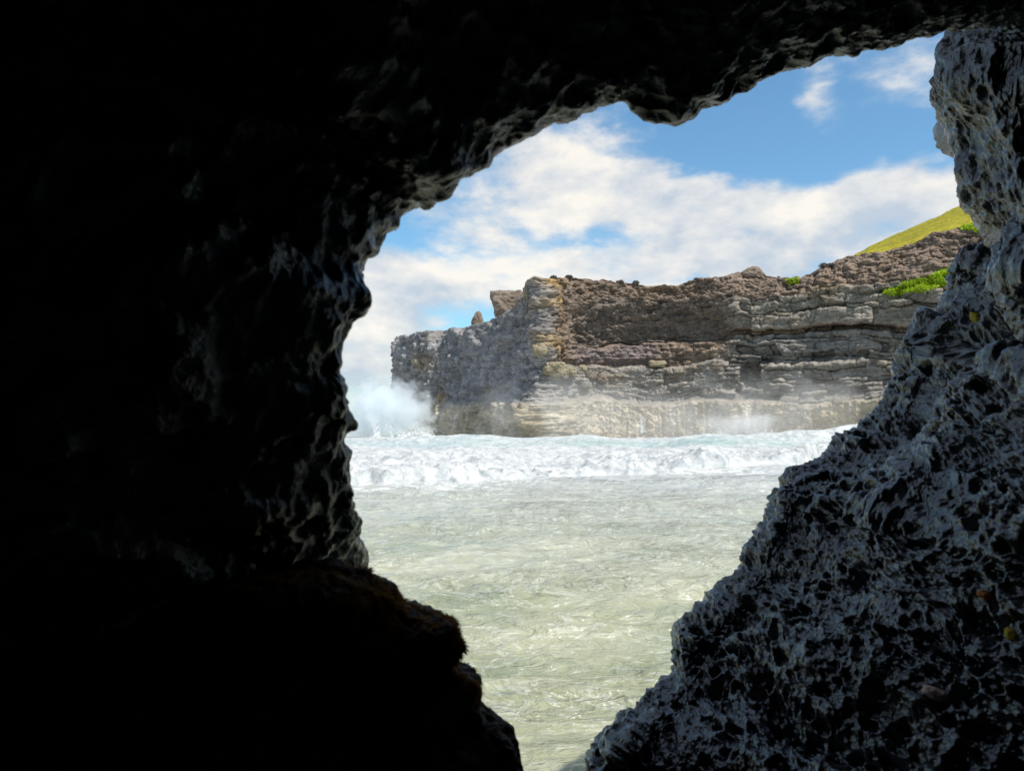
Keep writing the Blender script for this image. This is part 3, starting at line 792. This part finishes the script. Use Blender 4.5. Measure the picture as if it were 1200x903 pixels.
for k_, (px, w_, lb) in enumerate([(649, 1.2, 'low dry bush on the ochre corner of the cliff top'), (667, 1.4, 'dry bush on the cliff top just right of the ochre corner'),
                    (728, 1.6, 'dark dry bush sticking up midway along the flat cliff top'), (746, 1.2, 'small dry bush right of the darkest bush on the flat cliff top'),
                    (969, 2.0, 'dry bush at the foot of the skyline slope below the grass')]):
    y_ = float(np.interp(px, ytop_pts[:, 0], ytop_pts[:, 1])); Yc = float(np.interp(px, plan[8:, 0], plan[8:, 1])) + 1.5
    c = rim_pt(px) + np.array([0, 0.2, 0.12])
    n = 500
    p_ = rng.normal(0, 1, (n, 3)); p_ /= np.linalg.norm(p_, axis=1, keepdims=True); p_ *= (rng.random(n) ** 0.5)[:, None]
    p_ = p_ * np.array([w_ / 2.6, w_ / 2.6, 0.34]) * (1 + 0.5 * noise(p_, 1.5, px)[:, None])
    o = leaf_mass('dry_bush', c + p_, 0.13, M['drybush']); tag(o, lb, 'bush', gb)

# ------------------------------------------------------------------ HILL of dry grass behind the cliff
gx = np.linspace(985, 1420, 300); gt = np.linspace(0, 1, 160)
low = np.interp(gx, ytop_pts[:, 0], ytop_pts[:, 1]) + 4
rdg = np.interp(gx, [985, 1010, 1020, 1075, 1135, 1230, 1420], [306, 296, 289, 264, 238, 197, 140])
Ylo = np.interp(gx, plan[8:, 0], plan[8:, 1]) + 3.0
A0 = np.array([rim_pt(x) for x in gx]); A0[:, 0] = (gx - CX) / F * A0[:, 1]; A0[:, 2] -= 0.35; kq = np.ones(31) / 31
A0 = np.stack([np.convolve(np.pad(A0[:, i], 15, 'edge'), kq, 'valid') for i in range(3)], -1)
Ylo = A0[:, 1]; A1 = at(gx, rdg, Ylo + 55); A2 = at(gx, rdg + 16, Ylo + 120)
H = np.concatenate([A0[None] * (1 - gt[:, None, None]) + A1[None] * gt[:, None, None], A1[None] * (1 - gt[1:60:3, None, None] * 2.7) + A2[None] * gt[1:60:3, None, None] * 2.7])
H[..., 2] += 0.6 * fbm(H, 0.06, 3, 4) + 0.35 * fbm(H, 0.35, 4, 9) + 0.12 * noise(H, 1.7, 4)
hill = grid_obj('hill', H, M['grass'])
tag(hill, 'yellow green grassy slope rising behind the cliff top', 'hill', None, 'structure')

# ------------------------------------------------------------------ SEA
yr = np.concatenate([np.linspace(-1.0, 2.0, 8, endpoint=False), np.geomspace(2.0, 34, 900), np.geomspace(34.4, 120, 160), np.geomspace(125, 9000, 60)])
xr = np.concatenate([np.linspace(-3.2, -0.55, 40, endpoint=False), np.linspace(-0.55, 0.75, 620), np.linspace(0.76, 3.2, 40)])
Yg = np.broadcast_to(yr[:, None], (len(yr), len(xr))).copy(); Xg = xr[None, :] * np.maximum(Yg, 3.0)
G3 = np.stack([Xg, Yg, 0 * Xg], -1)
z = np.zeros_like(Xg)
wx = Xg + 0.6 * noise(G3, 0.35, 2); wy = Yg + 0.6 * noise(G3, 0.35, 8)
def ridge_wave(lam, amp, th, sh, off):
    kx, ky = math.sin(th), math.cos(th)
    ph = 2 * math.pi * (wx * kx + wy * ky) / lam + off
    c_ = (0.5 + 0.5 * np.cos(ph)) ** sh
    env = np.clip(0.5 + 1.1 * noise(G3 * np.array([0.55, 1, 1]), 0.9 / lam, off), 0, 1.4)
    return amp * c_ * env
fadeY = np.clip(1.25 - Yg / 140, 0.25, 1)
z += ridge_wave(4.4, 0.10, 0.06, 2.6, 2.0) + ridge_wave(2.9, 0.085, 0.12, 2.6, 1.0) + ridge_wave(1.9, 0.060, -0.25, 2.2, 4.0) + ridge_wave(1.15, 0.036, 0.35, 1.8, 7.0) + ridge_wave(0.72, 0.020, -0.5, 1.6, 9.0) + ridge_wave(0.45, 0.010, 0.6, 1.5, 12.0)
z += 0.020 * fbm(G3 * np.array([0.6, 1, 1]), 1.3, 4, 5) + 0.010 * noise(G3 * np.array([0.7, 1, 1]), 5.5, 3)
# the one taller ripple in the middle distance
z += 0.11 * np.exp(-((Xg - 0.30) / 0.75) ** 2) * np.exp(-((Yg - 11.9 + 0.05 * noise(G3, 1.0)) / 0.28) ** 2)
z += 0.12 * np.exp(-((Xg - 2.75) / 0.6) ** 2) * np.exp(-((Yg - 12.3) / 0.28) ** 2)
z *= 2.0 * fadeY * np.where(Yg > 150, 0.3, 1)
fpx = np.array([(300, 573), (420, 571), (520, 569), (600, 566), (660, 563), (700, 559), (760, 558), (800, 556), (860, 551), (930, 546), (1000, 533), (1060, 528), (1200, 525)])
frontY = np.array([HCAM / (-(at(0, y, 1.0)[2] - HCAM)) for y in fpx[:, 1]])
fX = (fpx[:, 0] - CX) / F
fYg = np.interp(xr, fX, frontY)[None, :]
foam = (1 - sst(0.0, 8.0, fYg - Yg)) * 0.7 * sst(-0.4, 0.4, noise(G3 * np.array([.35, 1, 1]), 0.35, 7)) + 0.05
foam = np.clip(foam, 0, 1)
G3[..., 2] = z
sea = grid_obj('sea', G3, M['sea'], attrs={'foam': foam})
tag(sea, 'choppy pale green water filling the bay', 'sea', None, 'structure')

# breaking wave
us = np.linspace(-0.60, 0.86, 1500); vs = np.concatenate([np.linspace(0, 0.25, 170, endpoint=False), np.linspace(0.25, 1, 230)])
fy = np.interp(us, fX, frontY)
Pn = np.stack([us * 40, 0 * us, 0 * us], -1)
fy = fy + 1.0 * fbm(Pn, 0.25, 3, 5) + 0.5 * noise(Pn, 1.3, 2)
yb = np.full_like(us, 101.0)
Yw = fy[None, :] * (yb / fy)[None, :] ** vs[:, None]
Xw = us[None, :] * Yw
W3 = np.stack([Xw, Yw, 0 * Xw], -1)
dist = Yw - fy[None, :]
env = sst(-0.1, 1.6, dist)
hgt = 0.80 * env * (1 - 0.45 * sst(3, 9, dist)) * (0.70 + 0.95 * noise(W3 * np.array([1, .4, 1]), 0.22, 3))
hgt += 0.45 * sst(9, 14, dist) * (1 - sst(14, 22, dist)) * (0.5 + 0.8 * noise(W3, 0.12, 9))
crest = np.exp(-((Yw - 80 - 8 * sst(0.35, 0.5, us)[None, :] - 4 * noise(W3, 0.05, 2)) / 4.5) ** 2)
lift = 0.55 + 0.75 * np.clip(0.3 + noise(np.stack([Xw, 0 * Xw, 0 * Xw], -1), 0.09, 7), 0, 1) + 0.9 * sst(0.20, 0.42, us)[None, :]
hgt += crest * lift
hgt += 0.5 * np.exp(-((Yw - 92) / 4) ** 2) * sst(0.1, 0.3, us)[None, :]
puff = 0.40 * fbm(W3, 0.55, 5, 3, 0.58, True) + 0.16 * (0.5 - worley(W3, 1.5)[0]) + 0.05 * fbm(W3, 2.6, 3, 6)
calm = crest * 0.55 * np.clip(0.5 + 1.5 * noise(W3, 0.08, 17), 0, 1)
W3[..., 2] = -0.12 + hgt + puff * (0.25 + 0.75 * env) * (1 - 0.75 * calm) * (0.5 + 0.5 * (1 - sst(5, 25, dist)))
W3[..., 1] -= 0.45 * puff * env
W3[:, :, 2] += -1.0 * sst(0.94, 1.0, vs)[:, None]
teal = np.clip(np.exp(-((Yw - 75 - 4 * noise(W3, 0.05, 2)) / 3.2) ** 2) * (0.75 + 0.6 * noise(W3 * np.array([1, .5, 1]), 0.12, 4)) + 0.35 * np.exp(-((Yw - 90) / 6) ** 2), 0, 1) + 0 * vs[:, None]
wave = grid_obj('breaking_wave', W3, M['foam'], attrs={'teal': teal})
tag(wave, 'white foaming breaker rolling across the bay below the cliff', 'wave')

# ------------------------------------------------------------------ spray
def droplets(name, jets, mat, label):
    P_ = []; sz = []
    for (px, py0, Y, hgt_, wid, n, lean) in jets:
        b_ = at(px, py0, Y)
        r_ = rng.random(n) ** 1.9
        q = np.stack([b_[0] + rng.normal(0, 1, n) * wid * (0.25 + 0.9 * r_) + lean * r_ * hgt_, b_[1] + rng.normal(0, 1, n) * wid * 0.8, b_[2] + hgt_ * r_ * (0.75 + 0.25 * rng.random(n))], -1)
        P_.append(q); sz.append((0.02 + 0.06 * rng.random(n) ** 2) * (1.2 - 0.6 * r_))
    P_ = np.concatenate(P_); sz = np.concatenate(sz)
    o8 = np.array([(1, 0, 0), (-1, 0, 0), (0, 1, 0), (0, -1, 0), (0, 0, 1.5), (0, 0, -1.2)], float)
    f8 = np.array([(0, 2, 4), (2, 1, 4), (1, 3, 4), (3, 0, 4), (2, 0, 5), (1, 2, 5), (3, 1, 5), (0, 3, 5)])
    co = P_[:, None, :] + o8[None] * sz[:, None, None]
    tr = (np.arange(len(P_))[:, None, None] * 6 + f8[None]).reshape(-1, 3)
    o = link_mesh(name, co, None, mat, None, True, tr)
    return tag(o, label, 'splash')
rj = random.Random(5)
jl = [(436 + 68 * rj.random(), 512, 116 + 8 * rj.random(), 1.0 + 4.0 * rj.random() ** 2, 0.5 + 0.5 * rj.random(), 150, rj.uniform(-.35, .2)) for k_ in range(34)]
droplets('splash', jl, M['drop'], 'white spray thrown up against the far left tip of the cliff')
jr = [(826 + 84 * rj.random(), 512, 98 + 3 * rj.random(), 0.5 + 1.3 * rj.random(), 0.15 + 0.3 * rj.random(), 90, rj.uniform(-.4, .4)) for k_ in range(30)]
jr += [(872 + 30 * rj.random(), 512, 99, 1.7 + 1.3 * rj.random(), 0.10, 120, rj.uniform(-.35, .35)) for k_ in range(7)]
droplets('splash', jr, M['drop'], 'fan of white water leaping at the cliff foot right of the middle')
droplets('splash', [(751, 507, 100, 2.1, 0.07, 500, 0.03), (752, 507, 100, 1.2, 0.12, 300, -0.05)], M['drop'], 'thin upright jet of white water in front of the pale cliff foot')

def blob(name, c, size, mat, label):
    bm = bmesh.new(); bmesh.ops.create_icosphere(bm, subdivisions=4, radius=1.0)
    for v in bm.verts:
        v.co = (v.co.x * size[0] / 2, v.co.y * size[1] / 2, v.co.z * size[2] / 2)
    me = bpy.data.meshes.new(name); bm.to_mesh(me); bm.free(); me.materials.append(mat)
    o = bpy.data.objects.new(name, me); C.objects.link(o); o.location = c
    return tag(o, label, 'spray', None, 'stuff')
c = at(455, 486, 122)
blob('sea_spray', tuple(c), (17, 9, 13.0), mat_mist('spray_cloud', 0.65, (0.95, 0.985, 1.0), 0.55, 0.44, 1.25), 'pale cloud of spray drifting off the left tip of the cliff')
c = at(868, 497, 99)
blob('sea_spray', tuple(c), (12, 5, 3.6), mat_mist('spray_puff', 0.42, (0.98, 0.99, 1.0), 0.5, 0.45, 1.0), 'low puff of spray around the white water at the cliff foot')
c = at(865, 499, 99)
blob('sea_mist', tuple(c), (88, 12, 17), mat_mist('foot_mist', 0.085, (0.96, 0.96, 0.95), 0.12, 0.45, 1.0), 'thin mist hanging along the foot of the cliff')

# ------------------------------------------------------------------ SKY, SUN
SUN_EL, SUN_AZ = R(57), R(131)
W = bpy.data.worlds.new('World'); S.world = W; W.use_nodes = True
t = NT(W)
sky = t.n('ShaderNodeTexSky', sky_type='NISHITA', sun_disc=False, sun_elevation=SUN_EL, sun_rotation=SUN_AZ, air_density=1.0, dust_density=0.6, ozone_density=1.6)
g = t.n('ShaderNodeTexCoord').outputs['Generated']
sp = t.n('ShaderNodeSeparateXYZ'); t.set(sp.inputs[0], g)
az = t.math('ARCTAN2', sp.outputs[0], sp.outputs[1]); el = t.math('ARCSINE', sp.outputs[2])
cb = t.n('ShaderNodeCombineXYZ'); t.set(cb.inputs[0], az); t.set(cb.inputs[1], el)
def sky_noise(scale, detail, rough, sx, sy, off):
    mp = t.n('ShaderNodeMapping'); t.set(mp.inputs[0], cb.outputs[0])
    mp.inputs['Scale'].default_value = (sx, sy, 1); mp.inputs['Location'].default_value = off
    return t.noise(mp.outputs[0], scale, detail, rough, 0.15)
n_big = sky_noise(7.0, 7, 0.58, 1, 2.0, (3.1, 1.7, 0.4))
n_w1 = sky_noise(9.0, 4, 0.5, 1, 1.5, (9.1, 4.7, 2.4)); n_w2 = sky_noise(9.0, 4, 0.5, 1, 1.5, (2.1, 14.7, 7.4))
n_fine = sky_noise(26.0, 6, 0.6, 1, 1.8, (5.5, 2.2, 1.1))
wc = t.n('ShaderNodeCombineXYZ')
t.set(wc.inputs[0], t.math('MULTIPLY', t.math('SUBTRACT', n_w1, 0.5), 0.16)); t.set(wc.inputs[1], t.math('MULTIPLY', t.math('SUBTRACT', n_w2, 0.5), 0.09))
wv = t.vmath('ADD', cb.outputs[0], wc.outputs[0])
def azel(px, py):
    x = (px - CX) / F; yc = (CY - py) / F
    c_, s_ = math.cos(PITCH), math.sin(PITCH)
    dy = c_ - yc * s_; dz = s_ + yc * c_
    return math.atan2(x, dy), math.atan(dz / math.hypot(x, dy))
def bank(px, py, w_, h_, rot, gain):
    a_, e_ = azel(px, py)
    mp = t.n('ShaderNodeMapping', vector_type='TEXTURE'); t.set(mp.inputs[0], wv)
    mp.inputs['Location'].default_value = (a_, e_, 0); mp.inputs['Rotation'].default_value = (0, 0, R(rot))
    mp.inputs['Scale'].default_value = (w_ / F, h_ / F, 1)
    gr = t.n('ShaderNodeTexGradient', gradient_type='SPHERICAL'); t.set(gr.inputs[0], mp.outputs[0])
    return t.math('MULTIPLY', gr.outputs[1], gain * 1.3)
tot = None
for bk in [(690, 205, 190, 75, -10, 1.25), (800, 255, 190, 70, -18, 1.1), (560, 265, 170, 55, -14, 0.85), (1040, 245, 190, 62, 8, 1.35), (880, 225, 170, 40, -6, 0.6),
           (450, 345, 170, 60, 0, 1.5), (420, 430, 150, 75, 0, 1.3), (760, 320, 330, 38, 0, 0.9), (975, 115, 32, 120, 14, 0.42), (1085, 95, 120, 40, 12, 0.38), (890, 322, 60, 26, 0, 0.7),
           (300, 150, 260, 130, 0, 1.0), (1400, 200, 250, 150, 0, 1.0)]:
    v_ = bank(*bk); tot = v_ if tot is None else t.math('ADD', tot, v_)
# away from the stretch of sky described above: broken fair-weather cloud
gen = t.math('MULTIPLY', t.math('SUBTRACT', n_big, 0.40), 1.4)
far_az = t.math('SUBTRACT', t.math('ABSOLUTE', az), 0.75)
high = t.math('SUBTRACT', el, 0.52)
mk = t.math('MULTIPLY', t.math('MAXIMUM', far_az, high), 4.0, True)
tot = t.math('ADD', tot, t.math('MULTIPLY', mk, t.math('ADD', gen, 0.45)))
tot = t.math('ADD', tot, t.math('MULTIPLY', t.math('SUBTRACT', n_big, 0.5), 2.5))
tot = t.math('ADD', tot, t.math('MULTIPLY', t.math('SUBTRACT', n_fine, 0.5), 0.35))
cov = t.n('ShaderNodeMapRange', interpolation_type='SMOOTHERSTEP'); t.set(cov.inputs[0], tot); cov.inputs[1].default_value = 0.12; cov.inputs[2].default_value = 1.25
lit = t.ramp(t.math('ADD', t.math('ADD', t.math('MULTIPLY', n_fine, 0.18), t.math('MULTIPLY', n_w2, 0.42)), t.math('MULTIPLY', n_big, 0.5)), [(0.48, 0.0), (0.65, 1.0)])
ccol = t.mix(lit, (2.5, 2.8, 3.2), (4.5, 4.25, 3.85))
skyc = t.mix(1.0, sky.outputs[0], (0.49, 0.70, 0.74), 'MULTIPLY')
fin = t.mix(t.math('MULTIPLY', cov.outputs[0], 0.93), skyc, ccol)
bg = t.n('ShaderNodeBackground'); t.set(bg.inputs[0], fin); bg.inputs[1].default_value = 0.10
ow = t.n('ShaderNodeOutputWorld'); t.t.links.new(bg.outputs[0], ow.inputs[0])

sl = bpy.data.lights.new('sun', 'SUN'); sl.energy = 2.3; sl.angle = R(0.53); sl.color = (1.0, 0.95, 0.87)
so = bpy.data.objects.new('sun', sl); C.objects.link(so)
sd = Vector((math.sin(SUN_AZ) * math.cos(SUN_EL), math.cos(SUN_AZ) * math.cos(SUN_EL), math.sin(SUN_EL)))
so.rotation_euler = sd.to_track_quat('Z', 'Y').to_euler(); so.location = (20, -20, 40)

# ------------------------------------------------------------------ camera, view
cd = bpy.data.cameras.new('camera'); cam = bpy.data.objects.new('camera', cd); C.objects.link(cam)
cam.location = (0, 0, HCAM); cam.rotation_euler = (math.pi / 2 + PITCH, 0, 0)
cd.sensor_width = 36; cd.lens = F / 1200 * 36; cd.clip_start = 0.02; cd.clip_end = 20000
cd.dof.use_dof = True; cd.dof.focus_distance = 9.0; cd.dof.aperture_fstop = 5.0
S.camera = cam
S.view_settings.view_transform = 'Standard'; S.view_settings.look = 'None'; S.view_settings.exposure = 1.2; S.view_settings.gamma = 1.0
S.render.engine = 'CYCLES'
S.cycles.max_bounces = 12; S.cycles.diffuse_bounces = 4; S.cycles.volume_bounces = 8
S.cycles.use_denoising = True
